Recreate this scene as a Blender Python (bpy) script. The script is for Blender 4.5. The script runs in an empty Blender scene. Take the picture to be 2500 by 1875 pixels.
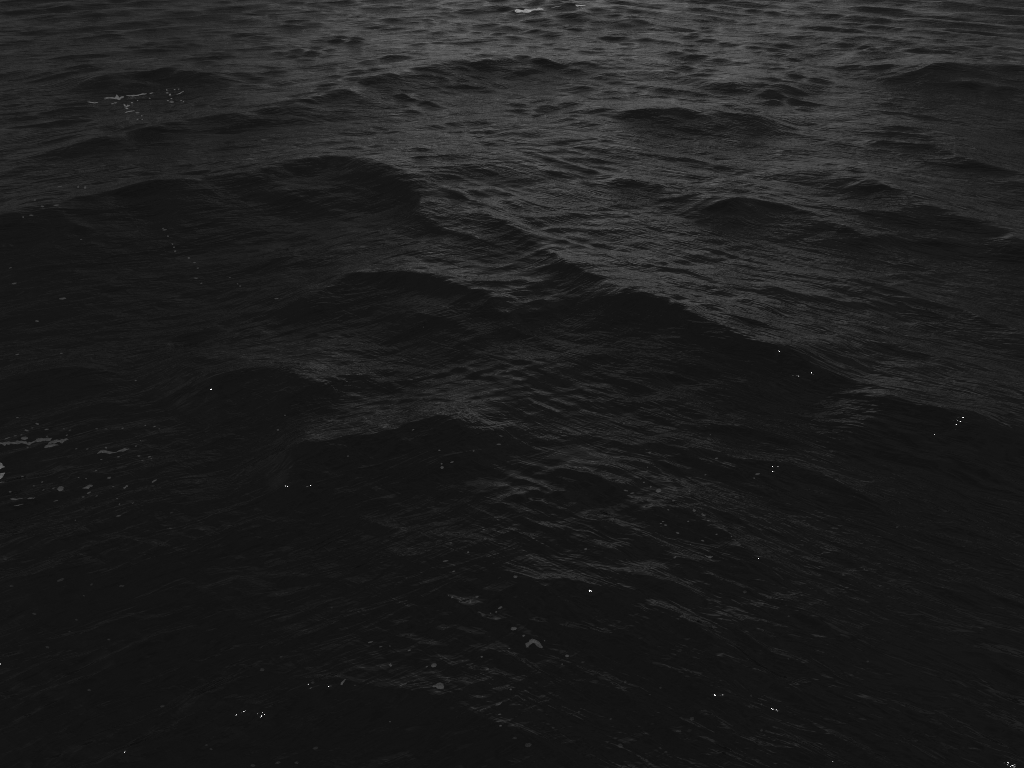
import bpy, math, random
import numpy as np
from mathutils import Vector

random.seed(7)
rng = np.random.default_rng(11)
R = math.radians
scene = bpy.context.scene
C = scene.collection

# ------------------------------------------------------------------ camera
CAM_H = 9.0                      # eye above mean sea level, a pier or a deck
PITCH = 26.0                     # degrees below the horizon at the picture centre
HFOV = 50.5
cam_d = bpy.data.cameras.new('camera')
cam = bpy.data.objects.new('camera', cam_d)
C.objects.link(cam)
cam.location = (0, 0, CAM_H)
cam.rotation_euler = (R(90 - PITCH), 0, 0)
cam_d.sensor_width = 36
cam_d.angle = R(HFOV)
cam_d.clip_start = 0.1
cam_d.clip_end = 12000
scene.camera = cam

# ------------------------------------------------------------------ sky, sun, exposure
SUN_ELEV, SUN_AZ = 67.0, 190.0   # azimuth measured from +Y (the view) towards +X (right)
world = bpy.data.worlds.new('World')
scene.world = world
world.use_nodes = True
wn, wl = world.node_tree.nodes, world.node_tree.links
for n in list(wn): wn.remove(n)
out = wn.new('ShaderNodeOutputWorld')
bg = wn.new('ShaderNodeBackground')
sky = wn.new('ShaderNodeTexSky')
sky.sky_type = 'NISHITA'
sky.sun_disc = False
sky.sun_elevation = R(SUN_ELEV)
sky.sun_rotation = R(SUN_AZ)
sky.air_density = 1.0
sky.dust_density = 0.6
bw = wn.new('ShaderNodeRGBToBW')   # the photograph is monochrome
wl.new(sky.outputs[0], bw.inputs[0])
# added unseen cloud noise over the dome, offset to brighten the reflected sky ahead
tc = wn.new('ShaderNodeTexCoord')
mp = wn.new('ShaderNodeMapping'); mp.inputs['Scale'].default_value = (1.0, 1.0, 1.6)
mp.inputs['Location'].default_value = (28.14, 18.08, 29.0)
nz = wn.new('ShaderNodeTexNoise'); nz.inputs['Scale'].default_value = 2.0
nz.inputs['Detail'].default_value = 3; nz.inputs['Roughness'].default_value = 0.5
rp = wn.new('ShaderNodeMapRange')
rp.inputs['From Min'].default_value = 0.38; rp.inputs['From Max'].default_value = 0.63
rp.inputs['To Min'].default_value = 0.38; rp.inputs['To Max'].default_value = 1.65
wl.new(tc.outputs['Generated'], mp.inputs[0]); wl.new(mp.outputs[0], nz.inputs['Vector'])
wl.new(nz.outputs['Fac'], rp.inputs['Value'])
mu = wn.new('ShaderNodeMath'); mu.operation = 'MULTIPLY'
wl.new(bw.outputs[0], mu.inputs[0]); wl.new(rp.outputs[0], mu.inputs[1])
wl.new(mu.outputs[0], bg.inputs['Color'])
bg.inputs['Strength'].default_value = 0.050
wl.new(bg.outputs[0], out.inputs[0])

sd = bpy.data.lights.new('sun', 'SUN')
sd.energy = 2.6
sd.angle = R(0.53)
sd.color = (1, 1, 1)
sun = bpy.data.objects.new('sun', sd)
C.objects.link(sun)
sdir = Vector((math.sin(R(SUN_AZ)) * math.cos(R(SUN_ELEV)), math.cos(R(SUN_AZ)) * math.cos(R(SUN_ELEV)), math.sin(R(SUN_ELEV))))
sun.rotation_euler = sdir.to_track_quat('Z', 'Y').to_euler()
sun.location = sdir * 60

vs = scene.view_settings
vs.view_transform = 'Standard'
vs.look = 'None'
vs.exposure = -0.6
vs.gamma = 1
vs.use_curve_mapping = False

scene.render.engine = 'CYCLES'
scene.cycles.use_denoising = False      # keep the fine grain of the ripples
scene.cycles.max_bounces = 4
scene.cycles.pixel_filter_type = 'BLACKMAN_HARRIS'
scene.cycles.filter_width = 1.0

# ------------------------------------------------------------------ photo pixel (2500 x 1875) -> ray
FPX = 1250 / math.tan(R(HFOV / 2))
def ray(px, py):
    u, v = (px - 1250) / FPX, (937.5 - py) / FPX
    p = R(PITCH)
    return np.array([u, math.cos(p) + v * math.sin(p), -math.sin(p) + v * math.cos(p)])
def on_level(px, py, z=0.0):
    d = ray(px, py)
    t = (z - CAM_H) / d[2]
    return d[0] * t, d[1] * t

# ------------------------------------------------------------------ materials
def new_mat(name):
    m = bpy.data.materials.new(name); m.use_nodes = True
    n, l = m.node_tree.nodes, m.node_tree.links
    for x in list(n): n.remove(x)
    return m, n, l
def node(n, t, **kw):
    x = n.new(t)
    for k, v in kw.items():
        if k in x.inputs: x.inputs[k].default_value = v
        else: setattr(x, k, v)
    return x

def water_material():
    m, n, l = new_mat('sea_water')
    o = node(n, 'ShaderNodeOutputMaterial')
    b = node(n, 'ShaderNodeBsdfPrincipled')
    b.inputs['Base Color'].default_value = (0.0085, 0.0085, 0.0085, 1)
    b.inputs['Roughness'].default_value = 0.045
    b.inputs['IOR'].default_value = 1.333
    tcn = node(n, 'ShaderNodeTexCoord')
    def ripple(rot, sx, sy, scale, detail, dist, typ='FBM'):
        mpn = node(n, 'ShaderNodeMapping')
        mpn.inputs['Scale'].default_value = (sx, sy, 1)
        vr = node(n, 'ShaderNodeVectorRotate', rotation_type='Z_AXIS', Angle=R(-rot))   # turn first, then stretch along the crests
        l.new(tcn.outputs['Object'], vr.inputs['Vector'])
        l.new(vr.outputs[0], mpn.inputs[0])
        t = node(n, 'ShaderNodeTexNoise', Scale=scale, Detail=detail, Roughness=0.55, Distortion=dist)
        l.new(mpn.outputs[0], t.inputs['Vector'])
        return t.outputs['Fac']
    def math_(op, a, bb):
        x = node(n, 'ShaderNodeMath', operation=op)
        for i, v in enumerate((a, bb)):
            if isinstance(v, (int, float)): x.inputs[i].default_value = v
            else: l.new(v, x.inputs[i])
        return x.outputs[0]
    # gust patches: where the wind has roughened the skin of the water
    gust = node(n, 'ShaderNodeMapRange'); gust.inputs['From Min'].default_value = .35; gust.inputs['From Max'].default_value = .65
    gust.inputs['To Min'].default_value = .45; gust.inputs['To Max'].default_value = 1.2
    l.new(ripple(20, .55, 1, .45, 3, .4), gust.inputs['Value'])
    # ridged ripples: 1 - |2n-1| gives narrow crests, broad troughs
    def ridged(x):
        return math_('SUBTRACT', 1.0, math_('ABSOLUTE', math_('SUBTRACT', math_('MULTIPLY', x, 2.0), 1.0), 0.0))
    ra = ridged(ripple(33, .27, 1, 3.3, 2, .9))    # about 20 cm, crests up to the right
    rb = ridged(ripple(-35, .27, 1, 3.6, 2, .9))   # and down to the right
    sa = node(n, 'ShaderNodeAttribute', attribute_name='side')
    ma = math_('SUBTRACT', 1.25, sa.outputs['Fac']); mb = math_('ADD', .25, sa.outputs['Fac'])
    r1 = math_('ADD', math_('MULTIPLY', ra, ma), math_('MULTIPLY', rb, mb))
    rc = ridged(ripple(34, .25, 1, 1.7, 3, .7))     # about half a metre
    rd = ridged(ripple(-36, .25, 1, 1.9, 3, .7))
    r0 = math_('ADD', math_('MULTIPLY', rc, ma), math_('MULTIPLY', rd, mb))
    r2 = ridged(ripple(-6, .28, 1, 10.5, 2, .3))     # about 8 cm
    r3 = ripple(5, .4, 1, 26, 2, .3)                # about 3 cm
    at = node(n, 'ShaderNodeAttribute', attribute_name='chop')
    r4 = ripple(0, .8, 1, 42, 1, .2)                # parasitic capillaries under some crests
    hgt = math_('ADD', math_('MULTIPLY', r1, .027), math_('MULTIPLY', r2, .005))
    hgt = math_('ADD', hgt, math_('MULTIPLY', r3, .0006))
    hgt = math_('ADD', hgt, math_('MULTIPLY', r0, .033))
    hgt = math_('MULTIPLY', hgt, gust.outputs[0])
    hgt = math_('ADD', hgt, math_('MULTIPLY', math_('MULTIPLY', r4, at.outputs['Fac']), .0108))
    bp = node(n, 'ShaderNodeBump', Strength=1.0, Distance=1.0)
    l.new(hgt, bp.inputs['Height'])
    l.new(bp.outputs[0], b.inputs['Normal'])
    l.new(b.outputs[0], o.inputs[0])
    return m

def foam_material(name, alb, cov_lo, cov_hi, scale):
    """bubble film: cells of bubbles, thin water showing between and through them"""
    m, n, l = new_mat(name)
    o = node(n, 'ShaderNodeOutputMaterial')
    b = node(n, 'ShaderNodeBsdfPrincipled', Roughness=0.55)
    b.inputs['Base Color'].default_value = (alb, alb, alb, 1)
    b.inputs['Specular IOR Level'].default_value = 0.25
    tr = node(n, 'ShaderNodeBsdfTransparent')
    mx = node(n, 'ShaderNodeMixShader')
    tcn = node(n, 'ShaderNodeTexCoord')
    v = node(n, 'ShaderNodeTexVoronoi', Scale=scale)
    l.new(tcn.outputs['Object'], v.inputs['Vector'])
    nzn = node(n, 'ShaderNodeTexNoise', Scale=scale * .22, Detail=3)
    l.new(tcn.outputs['Object'], nzn.inputs['Vector'])
    mr = node(n, 'ShaderNodeMapRange'); mr.inputs['From Min'].default_value = .1; mr.inputs['From Max'].default_value = .6
    mr.inputs['To Min'].default_value = cov_lo; mr.inputs['To Max'].default_value = cov_hi
    l.new(v.outputs['Distance'], mr.inputs['Value'])
    mr2 = node(n, 'ShaderNodeMapRange'); mr2.inputs['From Min'].default_value = .3; mr2.inputs['From Max'].default_value = .7
    mr2.inputs['To Min'].default_value = .6; mr2.inputs['To Max'].default_value = 1.2
    l.new(nzn.outputs['Fac'], mr2.inputs['Value'])
    mm = node(n, 'ShaderNodeMath', operation='MULTIPLY'); mm.use_clamp = True
    l.new(mr.outputs[0], mm.inputs[0]); l.new(mr2.outputs[0], mm.inputs[1])
    bp = node(n, 'ShaderNodeBump', Strength=.6, Distance=.01)
    l.new(v.outputs['Distance'], bp.inputs['Height']); l.new(bp.outputs[0], b.inputs['Normal'])
    # torn rim: the film thins out unevenly towards its edge
    rim = node(n, 'ShaderNodeAttribute', attribute_name='rim')
    n2 = node(n, 'ShaderNodeTexNoise', Scale=scale * .5, Detail=2)
    l.new(tcn.outputs['Object'], n2.inputs['Vector'])
    e1 = node(n, 'ShaderNodeMath', operation='MULTIPLY_ADD'); e1.inputs[1].default_value = 1.5; e1.inputs[2].default_value = .10
    l.new(rim.outputs['Fac'], e1.inputs[0])
    e2 = node(n, 'ShaderNodeMath', operation='SUBTRACT'); l.new(e1.outputs[0], e2.inputs[0]); l.new(n2.outputs['Fac'], e2.inputs[1])
    e3 = node(n, 'ShaderNodeMath', operation='MULTIPLY'); e3.use_clamp = True; e3.inputs[1].default_value = 5.0
    l.new(e2.outputs[0], e3.inputs[0])
    e4 = node(n, 'ShaderNodeMath', operation='MULTIPLY'); l.new(e3.outputs[0], e4.inputs[0]); l.new(mm.outputs[0], e4.inputs[1])
    mm = e4
    l.new(mm.outputs[0], mx.inputs[0]); l.new(tr.outputs[0], mx.inputs[1]); l.new(b.outputs[0], mx.inputs[2])
    l.new(mx.outputs[0], o.inputs[0])
    return m

M_WATER = water_material()
M_FILM = foam_material('foam_film', .5, .075, .165, 60)
M_DIM = foam_material('foam_sunken_film', .5, .02, .055, 60)
M_LACE = foam_material('foam_lace', .6, .17, .38, 40)
M_CAP = foam_material('foam_whitecap', .75, .25, .8, 9)

# ------------------------------------------------------------------ the sea surface
# crests traced on the photograph, left to right: (height of the dark near face in photo pixels, its slope, points in photo pixels)
CRESTS = [
 (110, .28, [(822,384),(1000,434),(1180,520),(1330,610),(1505,716),(1675,790),(1850,862),(2050,928),(2300,1002),(2520,1055)]),
 (60, .30, [(113,210),(227,195),(317,176),(397,173),(499,187),(567,184),(623,198)]),
 (85, .30, [(0,419),(113,391),(198,357),(260,340),(295,334),(397,312),(510,289),(595,290),(680,263),(793,244),(906,193),(1048,170),(1133,147),(1250,150),(1352,144),(1437,142),(1511,170),(1590,187),(1680,195)]),
 (50, .30, [(57,465),(170,453),(244,448),(317,425),(397,414),(482,402),(567,368),(652,334),(708,345),(793,340)]),
 (180, .30, [(-60,570),(0,544),(85,515),(170,504),(272,487),(363,455),(510,437),(623,425),(680,413),(765,390),(822,380),(907,400),(992,425),(1062,450),(1133,473),(1220,500)]),
 (100, .30, [(880,425),(907,431),(963,453),(1020,487),(1048,538),(1105,578),(1250,592),(1340,600)]),
 (140, .30, [(560,765),(623,742),(708,722),(765,705),(839,676),(907,660),(1020,668),(1076,677),(1133,700),(1250,754),(1330,790)]),
 (60, .30, [(0,940),(100,915),(170,900),(283,890),(360,895)]),
 (150, .30, [(400,965),(440,935),(480,920),(530,909),(600,903),(680,906),(750,917),(820,935),(880,955)]),
 (34, .20, [(1390,40),(1409,30),(1477,25),(1545,42),(1600,55)]),
 (26, .20, [(1240,28),(1258,24),(1297,8),(1322,14),(1350,26)]),
 (45, .30, [(1750,215),(1783,207),(1828,201),(1919,218),(1960,225)]),
 (30, .30, [(2010,102),(2043,99),(2089,94),(2134,110),(2170,118)]),
 (55, .30, [(1480,276),(1522,272),(1692,270),(1760,279),(1919,290),(1980,296)]),
 (120, .30, [(2140,180),(2207,170),(2298,162),(2383,174),(2500,172),(2600,180)]),
 (50, .30, [(2060,312),(2100,323),(2213,346),(2298,368),(2500,430),(2600,460)]),
 (95, .30, [(1860,420),(1902,414),(1936,404),(1987,414),(2072,424),(2156,453),(2270,510),(2355,544),(2500,589),(2600,620)]),
 (30, .30, [(1500,456),(1533,448),(1567,440),(1613,453),(1650,462)]),
 (75, .30, [(1650,520),(1692,510),(1760,492),(1873,494),(1987,517),(2100,561),(2213,589),(2300,620)]),
 (40, .30, [(1290,676),(1335,668),(1363,663),(1392,671),(1440,690)]),
 (150, .30, [(1320,740),(1363,730),(1420,725),(1505,716),(1590,733),(1675,776),(1760,816),(1817,838),(1930,867),(2043,892),(2213,940)]),
 (60, .30, [(1800,720),(1845,714),(1930,706),(2010,720),(2100,745),(2200,780)]),
 (60, .30, [(1860,632),(1902,640),(2100,680),(2270,722),(2500,816),(2600,850)]),
 (210, .30, [(1940,915),(2015,935),(2156,969),(2326,1009),(2500,1040),(2620,1070)]),
 (150, .30, [(533,1082),(595,1094),(652,1091),(708,1096),(793,1084),(929,1073),(1020,1045),(1076,1020),(1122,1022),(1190,1048),(1250,1065),(1303,1080)]),
 (60, .30, [(850,1225),(907,1262),(992,1298)]),
 (80, .30, [(0,1411),(85,1408),(147,1377),(204,1343),(255,1320),(330,1300)]),
 (60, .30, [(453,1677),(510,1712),(567,1725),(680,1720),(740,1712)]),
 (50, .30, [(1080,1450),(1100,1462),(1133,1485),(1178,1519)]),
 (100, .30, [(560,1638),(623,1643),(793,1655),(963,1683),(1105,1706),(1250,1774),(1363,1819),(1448,1864),(1520,1890)]),
 (90, .30, [(1320,1150),(1363,1145),(1448,1147),(1494,1167),(1567,1207)]),
 (120, .30, [(1480,1242),(1522,1235),(1647,1229),(1692,1247),(1760,1286),(1800,1332),(1913,1366),(2000,1390)]),
 (65, .30, [(1470,972),(1505,963),(1590,958),(1635,969),(1703,1003),(1817,1031),(1902,1054),(1987,1082),(2080,1110)]),
 (75, .30, [(1500,1040),(1533,1048),(1647,1082),(1760,1099),(1845,1126),(1902,1130),(2043,1173),(2190,1269),(2258,1326)]),
 (150, .30, [(1180,1375),(1250,1383),(1363,1417),(1522,1424),(1618,1462),(1692,1513),(1732,1570),(1788,1638),(1862,1666),(1930,1672)]),
 (80, .30, [(1860,1430),(1920,1470),(2010,1540),(2120,1620)]),
]
def crest_field(X, Y):
    HP = np.zeros_like(X); HN = np.zeros_like(X)
    for face, slope, pts in CRESTS:
        mx, my = pts[len(pts) // 2]
        (xa, ya), (xb, yb) = pts[0], pts[1]         # crests that leave the frame run on beyond it
        if xa <= 60: pts = [(xa - 420, ya + 420 * max(-.25, min(.45, (ya - yb) / (xb - xa))))] + pts
        (xa, ya), (xb, yb) = pts[-2], pts[-1]
        if xb >= 2480: pts = pts + [(xb + 420, yb + 420 * max(-.25, min(.45, (yb - ya) / (xb - xa))))]
        A = .1; slope *= .74
        if my > 1130: slope *= .62
        if my < 260: slope *= .62
        elif my < 480: slope *= .8
        for _ in range(8):                          # how wide and high a face of that slope is at that distance
            w = on_level(mx, my, A * .7)[1] - on_level(mx, my + face, -A * .3)[1]
            A = .5 * A + .5 * slope * max(w, .05)
        near = my > 1130                            # small steep wavelets close in: both sides alike
        far_k = 1.0 if near else 1.7
        P = np.array([on_level(x, y, A * .7) for x, y in pts])
        # smooth the polyline (Catmull-Rom)
        Q = []
        E = np.vstack([2 * P[0] - P[1], P, 2 * P[-1] - P[-2]])
        for i in range(1, len(E) - 2):
            for t in (0, 1/3, 2/3):
                a, b, c, d = E[i-1], E[i], E[i+1], E[i+2]
                Q.append(.5 * (2*b + (c-a)*t + (2*a-5*b+4*c-d)*t*t + (3*b-a-3*c+d)*t**3))
        Q.append(P[-1]); Q = np.array(Q)
        sl = np.concatenate([[0], np.cumsum(np.linalg.norm(np.diff(Q, axis=0), axis=1))])
        tt = np.linspace(0, sl[-1], int(np.clip(sl[-1] / (.3 * w), 12, 70)))
        Q = np.stack([np.interp(tt, sl, Q[:, 0]), np.interp(tt, sl, Q[:, 1])], -1)
        for _ in range(2): Q[1:-1] = .25*Q[:-2] + .5*Q[1:-1] + .25*Q[2:]
        seg = np.linalg.norm(np.diff(Q, axis=0), axis=1)
        s0 = np.concatenate([[0], np.cumsum(seg)]); L = s0[-1]
        pad = 6 * w + 1
        msk = (X > Q[:,0].min()-pad) & (X < Q[:,0].max()+pad) & (Y > Q[:,1].min()-pad) & (Y < Q[:,1].max()+pad)
        if not msk.any(): continue
        x, y = X[msk], Y[msk]
        # smooth projection on to the curve: weighted by closeness, so that no seam shows on the inside of a bend
        T = np.diff(Q, axis=0) / seg[:, None]; Mid = (Q[1:] + Q[:-1]) / 2; am = (s0[1:] + s0[:-1]) / 2
        W = np.zeros_like(x); d = np.zeros_like(x); arc = np.zeros_like(x)
        for i in range(len(seg)):
            ex, ey = x - Mid[i, 0], y - Mid[i, 1]
            al = ex*T[i, 0] + ey*T[i, 1]
            d2 = ex*ex + ey*ey + (.5 * w) ** 2
            ww = seg[i] / (d2 * d2 * d2)
            W += ww; d += ww * (T[i, 0]*ey - T[i, 1]*ex)
            arc += ww * (am[i] + al)
        d /= W; arc /= W                            # d > 0 is the far side
        d = d + min(w, .9) * (.09 * WOB1[msk] + .06 * WOB2[msk])
        wid = np.where(d > 0, far_k * .62 * w, .62 * w)
        e = .08
        f = np.exp(-(np.sqrt((d/wid)**2 + e*e) - e))
        tr = .32 * np.exp(-((d + 1.5*w) / (.9*w))**2)
        tp = np.clip(np.minimum(arc, L - arc) / (.28 * L), 0, 1)
        tp = tp * tp * (3 - 2 * tp)
        mod = tp * (1 + .05 * WOB1[msk])
        HP[msk] += np.maximum(A * f * mod, 0) ** 2.5
        HN[msk] += (A * tr * mod) ** 2.5
    return HP ** .4 - HN ** .4

# grid: polar about the camera's foot point, fine where the water is near, coarse to the horizon
az_f = np.linspace(-R(36), R(36), 1040)
az_c = np.concatenate([np.linspace(R(36), 2*math.pi - R(36), 72)[1:-1]])
AZ = np.concatenate([az_f, az_c])
r_in = np.exp(np.linspace(math.log(.4), math.log(5.8), 26))[:-1]
r_mid = np.exp(np.linspace(math.log(5.8), math.log(112), 1040))
r_out = np.exp(np.linspace(math.log(112), math.log(9000), 104))[1:]
RR = np.concatenate([r_in, r_mid, r_out])
nr, na = len(RR), len(AZ)
rr, aa = np.meshgrid(RR, AZ, indexing='ij')
X0, Y0 = rr * np.sin(aa), rr * np.cos(aa)
sp = np.gradient(RR)[:, None]
daz = np.concatenate([np.full(len(az_f), az_f[1]-az_f[0]), np.full(len(az_c), az_c[1]-az_c[0])])[None, :]
SP = np.maximum(sp + 0*daz, rr * daz * .6)           # local spacing of the grid

def groups(X, Y, k, seed, lam):
    g = np.random.default_rng(seed); s = np.zeros_like(X)
    for _ in range(k):
        a = g.uniform(0, 2*math.pi); f = 2*math.pi / (lam * g.uniform(.6, 1.7))
        s += np.sin(f*(X*math.cos(a) + Y*math.sin(a)) + g.uniform(0, 6.28))
    return s / math.sqrt(k / 2)

DX = np.zeros_like(X0); DY = np.zeros_like(X0); DZ = np.zeros_like(X0)
def add_waves(lams, slope, dirs, chop, mod=None):
    for lam, th in zip(lams, dirs):
        k = 2 * math.pi / lam
        a = slope / k * math.sqrt(2) * rng.uniform(.5, 1.4)
        cx, cy = math.sin(R(th)), math.cos(R(th))
        att = np.clip((lam / SP - 3.0) / 4.0, 0, 1)
        if mod is not None: att = att * mod
        ph = k * (X0*cx + Y0*cy) + rng.uniform(0, 6.28)
        DZ[...] += a * att * np.cos(ph)
        s = np.sin(ph) * (a * chop) * att
        DX[...] -= s * cx; DY[...] -= s * cy
# two crossing trains (crests run up to the right, and down to the right) and a spread of wind sea
traced = np.clip((rr - 51) / 30, 0, 1)
m_big = .30 + .90 * traced
far_up = 1 + .5 * np.clip((rr - 26) / 33, 0, 1)
side = .5 + .5 * np.tanh((X0 / np.maximum(rr, 1)) * 5 - .1 + .35 * groups(X0, Y0, 6, 8, 9.0))   # which train the small waves ride
n1 = 8;  add_waves(np.exp(rng.uniform(math.log(3.0), math.log(7), n1)), .018, rng.normal(140, 9, n1), .6, m_big * (1.2 - .6 * side))
n2 = 10; add_waves(np.exp(rng.uniform(math.log(2.2), math.log(5), n2)), .020, rng.normal(-140, 9, n2), .6, m_big * (.6 + 1.3 * side))
gm = np.clip(1 + .45 * groups(X0, Y0, 9, 3, 5.0), .2, 2)
gm2 = np.clip(1 + .5 * groups(X0, Y0, 9, 5, 2.2), .15, 2.2)
sl_, sr_ = np.sqrt(1 - side), np.sqrt(side)
def spread(n, lo, hi): return np.exp(rng.uniform(math.log(lo), math.log(hi), n))
add_waves(spread(18, .5, 1.6), .011, rng.normal(138, 12, 18), .9, gm * sl_ * far_up)
add_waves(spread(18, .5, 1.6), .011, rng.normal(222, 12, 18), .9, gm * sr_ * far_up)
mid_up = .55 + .6 * np.clip((rr - 20) / 25, 0, 1)
add_waves(spread(12, 1.0, 2.6), .015, rng.normal(142, 8, 12), .9, gm * sl_ * mid_up)
add_waves(spread(12, 1.0, 2.6), .015, rng.normal(219, 8, 12), .9, gm * sr_ * mid_up)
add_waves(spread(14, .45, 1.4), .010, rng.normal(180, 18, 14), .9, gm * far_up)
add_waves(spread(26, .18, .55), .017, rng.normal(140, 14, 26), .9, gm2 * sl_)
add_waves(spread(26, .18, .55), .017, rng.normal(220, 15, 26), .9, gm2 * sr_)
add_waves(spread(20, .14, .4), .013, rng.normal(180, 26, 20), .9, gm2)
WOB1 = groups(X0, Y0, 10, 21, 2.6); WOB2 = groups(X0, Y0, 10, 22, 1.1)
fade = np.clip((6000 - rr) / 4000, 0, 1)
X1, Y1 = X0 + DX, Y0 + DY
Z1 = (DZ + crest_field(X0, Y0)) * fade

# spots of fine capillary ripples, just under some crests (photo pixel, radius in pixels, strength)
CHOP = [(330,352,70,1),(395,350,40,1),(420,388,30,1),(600,365,18,1),(170,525,25,1),(220,515,40,1),(270,502,40,1),
 (100,430,14,.8),(665,467,14,1),(695,457,22,1),(770,468,20,1),(790,460,14,1),(835,455,26,1),(905,488,20,1),(892,498,10,1),(958,485,12,1),
 (340,598,14,1),(287,607,10,.8),(868,668,16,1),(455,885,14,1),(525,924,22,1),(555,925,20,1),(590,915,32,1),(620,912,20,1),
 (700,915,24,1),(450,958,14,1),(486,942,10,1),(600,932,24,.8),(652,1097,20,1),(1080,680,16,.8),(1325,700,16,1),
 (1750,371,22,1),(1770,376,12,1),(1690,360,12,.8),(1465,770,10,1),(1550,984,18,1),(1527,1060,12,1),(1395,1214,22,1),
 (1430,1152,8,.7),(800,1660,12,1),(1527,1666,8,1),(1860,1721,8,1),(1860,1784,8,1),(1150,372,20,.8),(1165,597,16,.8),(1270,145,12,.8),
 (1458,142,8,.8),(395,30,14,.8),(1935,402,8,.8),(515,1223,8,.8),(810,1660,8,.8),(10,1094,8,1),(82,1100,8,1)]
CH = np.zeros_like(X0)
def chop_fill():
    for px, py, rad, s in CHOP:
        s = s * (.85 if 850 < py < 1240 else .5 if py > 850 else 2.3 if py < 560 else 1.3)
        x, y = on_level(px, py, .12); dist = math.hypot(x, y, CAM_H)
        rx = rad / FPX * dist
        ry = max(rx * .5, .09)
        m = (abs(X1 - x) < 3*rx) & (abs(Y1 - y) < 3*ry)
        CH[m] = np.maximum(CH[m], s * np.exp(-((X1[m]-x)/rx)**2 - ((Y1[m]-y)/ry)**2))
chop_fill()

def grid_mesh():
    me = bpy.data.meshes.new('sea')
    co = np.stack([X1, Y1, Z1], -1).reshape(-1, 3).astype(np.float32)
    co = np.vstack([co, np.array([[0, 0, 0]], np.float32)])
    i = np.arange(nr - 1)[:, None]; j = np.arange(na)[None, :]
    jn = (j + 1) % na
    f = np.stack([i*na + j, (i+1)*na + j, (i+1)*na + jn, i*na + jn], -1).reshape(-1, 4)[:, ::-1]
    c = nr * na
    tri = np.stack([np.full(na, c), np.arange(na), (np.arange(na)+1) % na], -1)[:, ::-1]
    nq, nt = len(f), len(tri)
    me.vertices.add(len(co)); me.vertices.foreach_set('co', co.ravel())
    loops = np.concatenate([f.ravel(), tri.ravel()]).astype(np.int32)
    me.loops.add(len(loops)); me.loops.foreach_set('vertex_index', loops)
    me.polygons.add(nq + nt)
    starts = np.concatenate([np.arange(nq)*4, nq*4 + np.arange(nt)*3]).astype(np.int32)
    me.polygons.foreach_set('loop_start', starts)
    me.update(calc_edges=True)
    me.polygons.foreach_set('use_smooth', np.ones(nq + nt, bool))
    at = me.attributes.new('chop', 'FLOAT', 'POINT')
    at.data.foreach_set('value', np.concatenate([CH.ravel(), [0]]).astype(np.float32))
    a2 = me.attributes.new('side', 'FLOAT', 'POINT')
    a2.data.foreach_set('value', np.concatenate([side.ravel(), [.5]]).astype(np.float32))
    return me
sea_me = grid_mesh()
sea = bpy.data.objects.new('sea_water', sea_me)
C.objects.link(sea)
sea_me.materials.append(M_WATER)
sea['kind'] = 'structure'
sea['label'] = 'dark choppy open sea with crossing wave crests'
bpy.context.view_layer.update()


# ------------------------------------------------------------------ foam
# Every piece is placed by the direction it has in the photograph, carried on to the water surface it floats on.
def hit(px, py):
    d = Vector(ray(px, py)).normalized()
    ok, p, nrm, _ = sea.ray_cast(Vector((0, 0, CAM_H)), d)
    return (p, nrm) if ok else (None, None)
def drop(x, y):
    ok, p, nrm, _ = sea.ray_cast(Vector((x, y, 8)), Vector((0, 0, -1)))
    return p.z if ok else 0.0
def plane_point(px, py, p0, n0):
    d = Vector(ray(px, py))
    o0 = Vector((0, 0, CAM_H))
    den = d.dot(n0)
    if abs(den) < .03: den = -.03
    return o0 + d * ((p0 - o0).dot(n0) / den)
def mean_plane(cx, cy, ext):
    """water point under the middle of a piece and the mean plane of the water round it"""
    p, _n = hit(cx, cy)
    if p is None:
        x, y = on_level(cx, cy); p = Vector((x, y, drop(x, y)))
    r = max(ext / FPX * (p - Vector((0, 0, CAM_H))).length, .08)
    zx = (drop(p.x + r, p.y) - drop(p.x - r, p.y)) / (2*r)
    zy = (drop(p.x, p.y + r) - drop(p.x, p.y - r)) / (2*r)
    return p, Vector((-zx, -zy, 1)).normalized()

def finish(name, verts, faces, mat, label, group, origin, rim=None):
    me = bpy.data.meshes.new(name)
    me.from_pydata([tuple(Vector(v) - origin) for v in verts], [], faces)
    me.polygons.foreach_set('use_smooth', [True] * len(me.polygons))
    at_ = me.attributes.new('rim', 'FLOAT', 'POINT')
    at_.data.foreach_set('value', np.array(rim if rim is not None else [1.0] * len(verts), np.float32))
    me.materials.append(mat)
    ob = bpy.data.objects.new(name, me)
    C.objects.link(ob)
    ob.location = origin
    ob['label'] = label; ob['category'] = 'foam'
    if group: ob['group'] = group
    return ob

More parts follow.
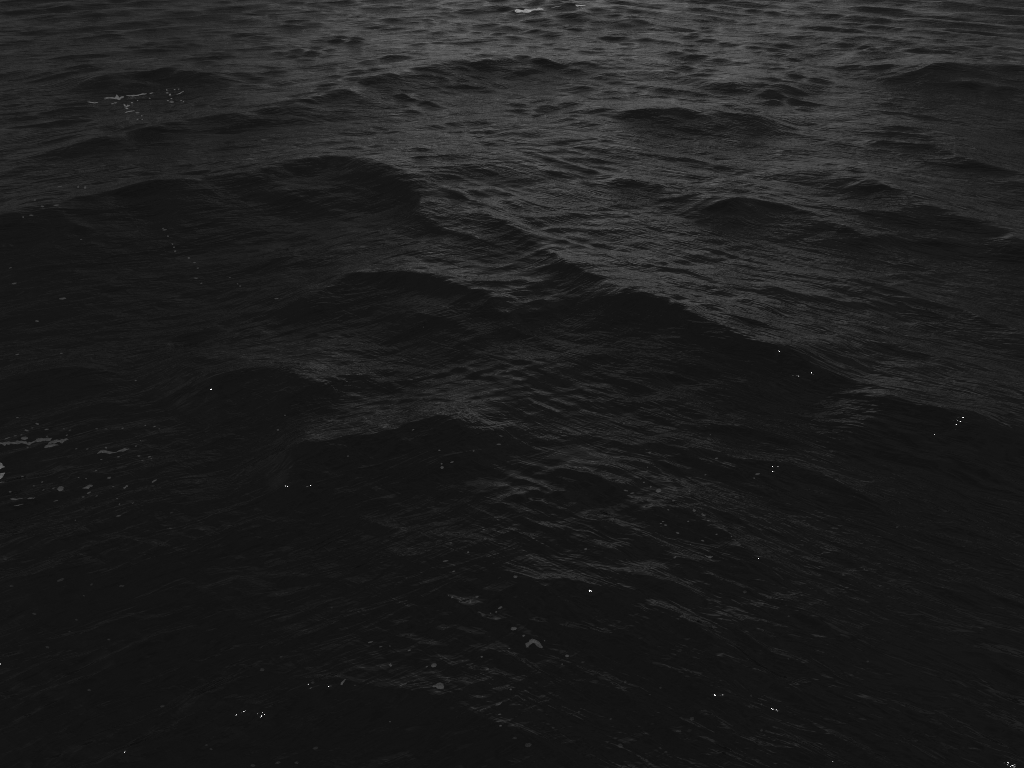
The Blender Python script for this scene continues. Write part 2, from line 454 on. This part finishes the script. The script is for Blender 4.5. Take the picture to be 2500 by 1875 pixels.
def raft(outline, thick, mat, name, label, group=None, rough=.12):
    """a floating raft of bubbles: closed outline in photo pixels, domed top, skirt dipping into the water"""
    o = np.array(outline, float)
    c = o.mean(0); ext = np.abs(o - c).max()
    p0, n0 = mean_plane(c[0], c[1], ext)
    pts = [plane_point(x, y, p0, n0) for x, y in o]
    n = len(pts)
    ctr = sum(pts, Vector()) / n
    ph = [random.uniform(0, 6.28) for _ in range(3)]
    verts, faces = [], []
    for k, (f, h) in enumerate(((1.04, -.012), (1.0, .15), (.86, .62), (.6, .92), (.3, 1.0))):
        for i, q in enumerate(pts):
            a = 6.2832 * i / n
            j = 1 + rough * (math.sin(2*a + ph[0]) * .5 + math.sin(5*a + ph[1]) * .35 + math.sin(9*a + ph[2]) * .25) * f
            x, y = ctr.x + (q.x - ctr.x) * f * j, ctr.y + (q.y - ctr.y) * f * j
            z = drop(x, y) + (h if h < 0 else thick * h * random.uniform(.75, 1.15) + .002)
            verts.append((x, y, z))
    verts.append((ctr.x, ctr.y, drop(ctr.x, ctr.y) + thick + .002))
    for k in range(4):
        for i in range(n):
            a, b = k*n + i, k*n + (i+1) % n
            faces.append((a, b, b + n, a + n))
    for i in range(n): faces.append((4*n + i, 4*n + (i+1) % n, 5*n))
    rim = [v for v in (0, .15, .5, .9, 1) for _ in range(n)] + [1]
    return finish(name, verts, faces, mat, label, group, Vector((ctr.x, ctr.y, drop(ctr.x, ctr.y))), rim)

def ellipse(cx, cy, w, h, ang=0, n=12):
    a = R(ang); out_ = []
    for i in range(n):
        t = 6.2832 * i / n
        x, y = w/2 * math.cos(t), -h/2 * math.sin(t)
        out_.append((cx + x*math.cos(a) + y*math.sin(a), cy - x*math.sin(a) + y*math.cos(a)))
    return out_

def streak(path, thick, mat, name, label, group=None):
    """a drawn-out line of foam: centre line and width in photo pixels"""
    P = np.array(path, float)
    # resample
    L = np.concatenate([[0], np.cumsum(np.hypot(*np.diff(P[:, :2], axis=0).T))])
    m = max(7, int(L[-1] / 5))
    t = np.linspace(0, L[-1], m)
    cx, cy, w = (np.interp(t, L, P[:, i]) for i in range(3))
    for arr in (cx, cy, w):
        arr[1:-1] = .25*arr[:-2] + .5*arr[1:-1] + .25*arr[2:]
    w = w * (1 + .22 * np.sin(t * .23 + random.uniform(0, 6)) + .12 * np.sin(t * .61 + random.uniform(0, 6)))
    jr = np.random.default_rng(int(cx[0] * 7 + cy[0]) % 9999 + 5)
    w = w * jr.uniform(.6, 1.45, m)
    cy = cy + jr.normal(0, .16, m) * w; cx = cx + jr.normal(0, .25, m)
    w[0] *= .35; w[-1] *= .35
    tx, ty = np.gradient(cx), np.gradient(cy)
    ln = np.hypot(tx, ty); nx, ny = -ty/ln, tx/ln
    p0, n0 = mean_plane(cx[m//2], cy[m//2], L[-1] / 2)
    prof = [(-.53, -.012), (-.5, .12), (-.3, .75), (0, 1), (.3, .75), (.5, .12), (.53, -.012)]
    verts, faces = [], []
    for i in range(m):
        for s_, h in prof:
            q = plane_point(cx[i] + nx[i]*w[i]*s_, cy[i] + ny[i]*w[i]*s_, p0, n0)
            z = drop(q.x, q.y) + (h if h < 0 else thick * h * random.uniform(.8, 1.2) + .002)
            verts.append((q.x, q.y, z))
    k = len(prof)
    for i in range(m - 1):
        for j in range(k - 1):
            faces.append((i*k + j, i*k + j + 1, (i+1)*k + j + 1, (i+1)*k + j))
    faces.append(tuple(range(k))); faces.append(tuple((m-1)*k + j for j in range(k))[::-1])
    o0 = Vector(verts[(m//2)*k + 3])
    return finish(name, verts, faces, mat, label, group, o0, [0, .1, .65, 1, .65, .1, 0] * m)

def T(ox, oy, k):                                   # coordinates read on an enlarged view -> photo pixels
    return lambda x, y: (ox + x / k, oy + y / k)
def flecks(tr, k, rows, label, group, mat=None, thick=.006, name='foam_fleck'):
    for row in rows:
        x, y, w, h = row[:4]; a = row[4] if len(row) > 4 else random.uniform(-6, 10)
        X, Y = tr(x, y)
        size = 'larger ' if w / k >= 10.5 else 'tiny ' if w / k < 6 else 'small '
        form = 'slim ' if w / h > 2.3 else 'round ' if w / h < 1.6 else 'oval '
        lb = label
        for q in ('small bright ', 'small ', 'tiny ', 'thin flat ', 'pale ', 'dim round ', 'faint ', 'lone ', ''):
            if lb.startswith(q) and q: lb = lb[len(q):]; pre = q; break
        else: pre = ''
        tone = pre.replace('small ', '').replace('tiny ', '').replace('round ', '').replace('thin flat ', '')
        raft(ellipse(X, Y, max(.88 * w / k, 3.2), max(.88 * h / k, 2.0), a, 12 if w / k > 8 else 8), thick, mat or M_FILM, name, tone + size + form + lb, size + form + group, .22)
def streaks(tr, k, paths, label, group, mat=None, thick=.006, name='foam_streak'):
    for q, p in enumerate(paths):
        lb = label if isinstance(label, str) else label[q]
        streak([(*tr(x, y), max(w / k, 1.8)) for x, y, w in p], thick, mat or M_FILM, name, lb, group)

# -- the foam line that runs in over the dark water, and what drifts round it
t1 = T(0, 960, 4.424)
streaks(t1, 4.424, [[(-40,560,30),(0,555,35),(60,550,30),(130,550,20),(200,535,35),(270,530,40),(290,550,22),(350,540,25),(400,515,20),(450,505,40),(500,512,45),(560,495,10)]],
        'longest pale foam streak, knotted and wavy, floating on dark water', None, name='foam_streak')
streaks(t1, 4.424, [[(520,545,25),(580,530,35),(640,515,45),(700,495,40),(740,500,20)]], 'thick club shaped foam streak at the tip of the longest foam streak', None)
streaks(t1, 4.424, [[(475,590,25),(510,583,30),(550,565,20),(600,560,25),(630,565,15)]], 'short foam streak tucked just below the club shaped streak', None)
streaks(t1, 4.424, [[(1050,660,10),(1080,640,25),(1130,638,30),(1190,645,25),(1215,647,8),(1260,640,8),(1300,625,22),(1350,610,28),(1395,600,14)]],
        'thin S curved foam streak pinched in the middle, alone on dark water', None)
raft([t1(*p) for p in [(-60,750),(-20,742),(0,750),(25,760),(40,790),(60,800),(20,820),(0,835),(-40,840),(-80,800)]], .010, M_LACE, 'foam_patch', 'ragged thick foam patch below the root of the longest streak, upper of two', None, .1)
raft([t1(*p) for p in [(-70,870),(0,865),(65,855),(45,880),(38,910),(0,938),(-50,945),(-90,910)]], .010, M_LACE, 'foam_patch', 'ragged thick foam patch below the root of the longest streak, lower of two', None, .1)
raft([t1(*p) for p in ellipse(265,488,84,36,0,16)], .008, M_FILM, 'foam_patch', 'plump oval foam patch just above the longest foam streak', None, .1)
raft([t1(*p) for p in ellipse(655,1033,80,54,10,16)], .006, M_FILM, 'foam_patch', 'fuzzy rounded foam patch below the longest foam streak', None, .2)
streaks(t1, 4.424, [[(890,1035,15),(940,1020,35),(1005,1000,20)],[(1640,965,14),(1665,950,24),(1695,935,14)],[(1335,1035,18),(1355,1015,30),(1385,1000,18)],
        [(110,1140,12),(170,1150,22),(250,1135,8)],[(295,1142,8),(340,1140,18),(378,1130,8)],[(150,1220,6),(200,1213,12),(255,1200,8)],[(-30,968,12),(0,965,16),(50,962,10)]],
        ['broadest curved foam dash, beside the fuzzy rounded patch', 'short steep foam dash standing apart beyond the other dashes',
         'stubby comma shaped foam dash between the broad and steep dashes', 'long smile shaped foam dash below the two ragged patches',
         'slim foam dash at the tip of the smile shaped dash', 'thinnest hairline foam dash under the smile shaped dash',
         'thin foam dash just below the lower ragged patch'], 'foam dashes below the long streaks', name='foam_dash')
flecks(t1, 4.424, [(403,333,50,22,-20),(505,393,55,18,10),(288,405,65,18,-15),(80,488,85,14,18),(165,463,40,10,5),(232,453,35,10,5),(755,401,35,12),(722,456,30,16,20),(508,467,28,10),
        (1045,387,35,12),(1146,382,14,10),(1325,382,35,16,20),(1570,350,28,12,10),(1670,362,35,18,25),(1720,387,20,8),(690,388,28,10),(350,378,30,10),(190,265,40,8)],
        'small foam fleck strewn above the longest foam streak', 'flecks above the longest foam streak')
flecks(t1, 4.424, [(300,587,30,12),(825,603,35,10),(1145,590,30,22,-30),(1470,573,35,14),(1500,680,45,16),(1280,690,40,16),(1615,688,42,18,10),(1635,710,24,8),(1540,733,40,8),(1095,718,30,10),
        (1520,515,16,14),(943,605,36,8)],
        'small foam fleck floating close round the S curved foam streak', 'flecks round the S curved streak')
flecks(t1, 4.424, [(243,902,40,14),(457,962,32,14,20),(110,1067,40,18),(580,1028,35,16,20),(1180,915,55,24,15),(962,1077,55,22,20),(1222,1012,24,16),(900,1123,40,14,8),(1045,1112,35,12,15),
        (1265,1140,30,10),(1292,1200,24,18),(470,1047,35,10,15),(365,1003,30,10),(605,1165,60,12,12),(850,913,24,10),(930,925,24,10),(1435,1190,28,12,25),(1283,1328,60,12,5),(815,1374,20,12),(1040,838,30,8)],
        'small foam fleck scattered among the short foam dashes', 'flecks among the foam dashes')

# -- close in, round the holed patch
t2 = T(900, 1400, 4.424)
crab = [(1685,755),(1720,745),(1735,720),(1775,712),(1820,725),(1850,740),(1870,775),(1888,805),(1875,815),(1840,805),(1800,790),(1790,768),(1768,760),(1745,790),(1705,805),(1715,780)]
def holed_patch():
    """the arched patch with a bay bitten out of its lower side: two rows of points, outer arch and inner bay"""
    outer = [(1702,806),(1688,756),(1722,744),(1738,720),(1775,711),(1820,724),(1852,741),(1872,776),(1890,808)]
    inner = [(1728,803),(1728,788),(1741,778),(1751,768),(1776,757),(1800,766),(1806,786),(1832,800),(1868,815)]
    c = t2(1780, 765)
    p0, n0 = mean_plane(c[0], c[1], 22)
    verts, faces = [], []
    S = [(0, -.012), (.02, .1), (.25, .8), (.5, 1), (.75, .8), (.98, .1), (1, -.012)]
    F = np.linspace(0, 8, 33); rr_ = random.Random(3)
    for f in F:
        i = min(int(f), 7); u = f - i
        a = np.array(outer[i])*(1-u) + np.array(outer[i+1])*u
        b = np.array(inner[i])*(1-u) + np.array(inner[i+1])*u
        a = a + np.array([rr_.uniform(-4, 4), rr_.uniform(-4, 4)])
        b = b + np.array([rr_.uniform(-3, 3), rr_.uniform(-3, 3)])
        for s_, h in S:
            q = plane_point(*t2(*(a*(1-s_) + b*s_)), p0, n0)
            verts.append((q.x, q.y, drop(q.x, q.y) + (h if h < 0 else .012*h*rr_.uniform(.7, 1.2) + .002)))
    k = len(S); m = len(F)
    for i in range(m-1):
        for j in range(k-1): faces.append((i*k+j, (i+1)*k+j, (i+1)*k+j+1, i*k+j+1))
    faces.append(tuple(range(k))[::-1]); faces.append(tuple((m-1)*k + j for j in range(k)))
    return finish('foam_patch', verts, faces, M_FILM, 'arched lacy foam patch with a bay bitten out of its side', None, Vector(verts[(m//2)*k + 3]), [0, .2, .9, 1, .9, .2, 0] * m)
holed_patch()
raft([t2(*p) for p in ellipse(1568,600,72,40,0,16)], .012, M_FILM, 'foam_patch', 'smooth oval foam pat just above the arched lacy patch', None, .08)
raft([t2(*p) for p in [(680,1228),(700,1210),(725,1205),(738,1188),(775,1178),(805,1192),(820,1222),(815,1248),(780,1256),(740,1250),(722,1232),(700,1236)]], .014, M_FILM, 'foam_patch', 'round bubbly foam patch with a short tail to one side', None, .08)
raft([t2(*p) for p in ellipse(705,995,66,46,15,16)], .010, M_FILM, 'foam_patch', 'dim oval foam patch between the tailed round patch and the oval pat', None, .1)
raft([t2(*p) for p in [(205,975),(225,985),(238,965),(246,980),(255,1000),(240,1012),(225,1000)]], .006, M_FILM, 'foam_patch', 'tiny star shaped foam patch beside the dim oval patch', None, .1)
streaks(t2, 4.424, [[(1370,1428,12),(1420,1412,22),(1440,1390,22)]], 'hook shaped foam dash below the arched lacy patch', None, name='foam_dash')
streaks(t2, 4.424, [[(330,1218,8),(375,1200,20),(410,1188,10)]], 'slim tilted foam dash beside the tailed round patch', None, name='foam_dash')
flecks(t2, 4.424, [(1675,675,40,25),(628,1010,40,14,20),(440,833,45,22),(130,795,45,12),(230,787,22,12),(20,745,70,22,10),(1285,1035,42,22),(1222,903,32,25),(2145,893,50,35),
        (1415,1525,40,18),(1228,1330,20,16),(1535,1258,35,16),(1425,1648,40,20),(850,1132,26,12),(230,1605,28,12),(1900,730,18,14),(1520,815,26,14),(2090,982,22,14)],
        'foam fleck afloat around the arched and tailed foam patches', 'flecks round the arched and tailed patches')
flecks(t2, 4.424, [(1170,255,48,22,15),(903,257,32,32),(862,238,14,14),(1100,305,22,28),(1422,372,60,30,20),(1378,418,28,20),(1318,432,20,12),(1585,38,50,35)],
        'foam fleck in the loose band above the oval foam pat', 'flecks above the oval pat')

# -- the chain of flecks over the slanting wave back
t3 = T(1400, 1000, 4.424)
raft([t3(*p) for p in ellipse(918,878,66,44,15,16)], .010, M_FILM, 'foam_patch', 'largest foam blob at the head of the slanting chain of flecks', None, .12)
streaks(t3, 4.424, [[(1425,1580,15),(1460,1597,25),(1505,1590,15)]], 'dim crescent foam dash at the foot of the slanting fleck chain', None, name='foam_dash')
flecks(t3, 4.424, [(835,835,28,24),(762,788,24,20),(823,466,36,24),(565,877,56,20,-15),(637,905,52,18,8),(1082,985,42,18),(1305,1092,46,28,-20),(1403,1140,60,28,-25),(1458,1200,36,18),
        (995,1250,44,18,-8),(1125,1335,44,24,-20),(968,1212,32,10),(945,1232,35,10),(1240,1210,30,18),(1097,1597,40,24,25),(1265,1460,18,12),(1395,1418,44,20,-20),(1707,1373,18,18),
        (1255,888,26,16),(795,667,28,14),(800,625,20,12),(730,750,14,14),(1025,1085,30,14,-20),(1545,1350,30,16)],
        'foam fleck in the chain slanting down across the wave back', 'flecks of the slanting chain')
flecks(t3, 4.424, [(1990,697,60,24,8),(1952,742,28,14),(1425,707,30,14,15),(1545,530,48,20),(1478,275,20,14),(207,563,44,16,8),(358,600,52,14,5),(70,628,36,10),(545,150,32,14),(132,1508,36,30)],
        'lone foam fleck on the water around the slanting chain', 'lone flecks round the slanting chain')

# -- nearest water
t4 = T(1250, 935, 1.765)
flecks(t4, 1.765, [(237,1178,20,14),(305,1205,20,8),(70,1562,34,24),(12,1532,22,14),(466,1565,26,24),(775,1448,26,18),(718,1502,28,14),(488,1290,14,14),(1075,1387,14,12),(1075,1499,16,14),
        (1003,902,18,16),(1080,952,14,10),(1192,1007,14,8),(1030,1350,10,10),(1190,1190,8,10),(1533,1202,16,10),(425,1450,14,10),(288,1420,14,8),(178,1488,16,8),(1660,622,14,12),(595,1345,10,8),(640,1315,14,12)],
        'dim round foam pat alone on the smooth black water', 'dim pats on the smooth black water', mat=M_DIM, thick=.012, name='foam_pat')
t5 = T(0, 935, 1.765)
streaks(t5, 1.765, [[(1468,1300,8),(1480,1288,10),(1490,1275,8)]], 'short upright foam dash beside the tiny star shaped patch', None, name='foam_dash')
flecks(t5, 1.765, [(1130,1237,26,16),(1212,1182,16,10),(525,876,28,10),(262,850,38,14,20),(50,877,24,8),(148,996,22,12),(330,1022,16,10),(205,1140,20,12),(470,1107,16,10),(385,1325,20,14),
        (1348,1293,18,12),(1425,1307,16,10),(1530,1305,14,6),(1360,1575,26,16),(1198,1638,28,12),(1090,1650,28,14),(1278,1638,22,14),(890,1562,14,10),(910,1580,16,10),(300,1073,14,8),(1430,970,12,8),
        (22,761,18,8),(510,574,26,6),(700,1395,26,12),(395,870,16,10,25),(362,918,12,8),(740,560,18,8,12),(735,628,18,8)],
        'faint foam pat sunk in the darkest shadowed water', 'faint pats in the darkest water', mat=M_DIM, thick=.010, name='foam_pat')
flecks(t5, 1.765, [(1658,190,22,10,20),(1780,203,14,6,25),(1905,365,16,16),(1903,349,12,8),(1948,342,18,8,15),(1893,291,12,8),(2150,265,22,8),(1198,203,14,8),(1228,140,8,6),(2085,633,14,8),
        (1920,768,28,8),(1943,690,16,6),(2017,730,12,10),(1955,813,16,8),(2041,294,12,6),(1578,154,10,6),(1500,316,10,6)],
        'small foam fleck under the wide shallow crest with glints', 'flecks under the wide shallow crest')

# -- the dotted trail and the flecks of the broad dark wave face
t6 = T(0, 0, 1.765)
flecks(t6, 1.765, [(703,984,10,5),(710,991,22,6),(724,1018,10,8),(743,1052,10,8),(750,1066,10,8),(755,1083,12,8),(814,1112,14,8),(838,1132,14,6),(853,1156,12,6),(845,1199,22,6),(868,1221,12,6),
        (991,1196,10,5),(1024,1224,10,6),(1035,1233,12,6)],
        'tiny foam dot in the dotted trail down the big dark wave face', 'dotted trail on the big wave face', mat=M_FILM)
flecks(t6, 1.765, [(1192,1287,22,6),(270,1287,36,10),(62,1222,24,8),(160,1384,20,8),(75,1528,20,6),(265,1523,16,5),(585,1640,12,6),(45,1155,16,5),(350,1032,12,5)],
        'thin flat foam fleck in the trough before the big dark wave', 'flecks in the trough', mat=M_FILM)
flecks(t6, 1.765, [(337,806,10,14),(367,808,14,14),(183,890,20,8),(150,862,16,6),(243,885,26,8),(258,805,22,6),(135,928,24,6),(100,936,8,12)],
        'pale foam fleck caught on the shoulder of the big dark wave', 'flecks on the wave shoulder', mat=M_FILM)

# -- the lacy patch farther out
t7 = T(180, 160, 4.424)
streaks(t7, 4.424, [[(330,355,6),(400,350,14),(470,358,30),(520,352,30),(545,340,16)]], 'bright thick lacy foam streak far out, the root of the far foam', None, M_LACE, .02)
streaks(t7, 4.424, [[(570,335,10),(640,328,16),(720,318,12),(790,310,8)]], 'bright tapering foam streak continuing the far lacy streak', None, M_LACE, .02)
streaks(t7, 4.424, [[(150,398,6),(210,402,10),(265,405,6)],[(540,430,8),(570,445,20),(605,432,12)],[(550,515,5),(600,498,8),(655,490,6)],[(1110,315,14),(1140,310,16),(1155,292,8),(1190,283,6)]],
        ['faint foam wisp leading into the far lacy foam streak', 'stubby foam wisp hanging below the far lacy foam streaks',
         'lowest thin foam wisp of the far lacy foam', 'hooked foam wisp in the fleck cluster beside the far foam'], 'wisps round the far foam', M_LACE, .015, name='foam_dash')
flecks(t7, 4.424, [(840,300,50,8),(450,405,40,10),(420,415,40,6),(575,465,40,14),(630,403,30,14),(690,380,20,8),(820,355,26,8),(690,513,60,6),(735,545,24,8),(690,580,30,8),(740,582,18,6),(1005,265,22,14),
        (1040,315,30,24),(1010,297,40,6),(1090,262,24,12),(1135,256,20,8),(1058,395,60,14),(1018,382,30,8),(1055,358,26,8),(1160,380,18,6),(1185,393,14,5)],
        'small bright foam fleck scattered beside the far lacy foam streaks', 'flecks of the far foam', M_LACE, .012)

# -- the breaking crest far out
t8 = T(1100, 0, 4.424)
streaks(t8, 4.424, [[(690,112,10),(740,118,26),(800,122,30),(850,118,30),(900,108,30),(950,103,32),(1004,97,22)]], 'brightest white breaking crest of foam, farthest out', None, M_CAP, .05, 'whitecap')
streaks(t8, 4.424, [[(1085,92,8),(1120,78,10),(1160,75,8),(1195,70,5)]], 'thin dim foam line between the two far breaking crests', None, M_LACE, .04, 'foam_dash')
streaks(t8, 4.424, [[(1350,58,8),(1380,62,18),(1420,63,10),(1465,60,14)]], 'small second breaking crest of foam beside the brightest one', None, M_CAP, .03, 'whitecap')
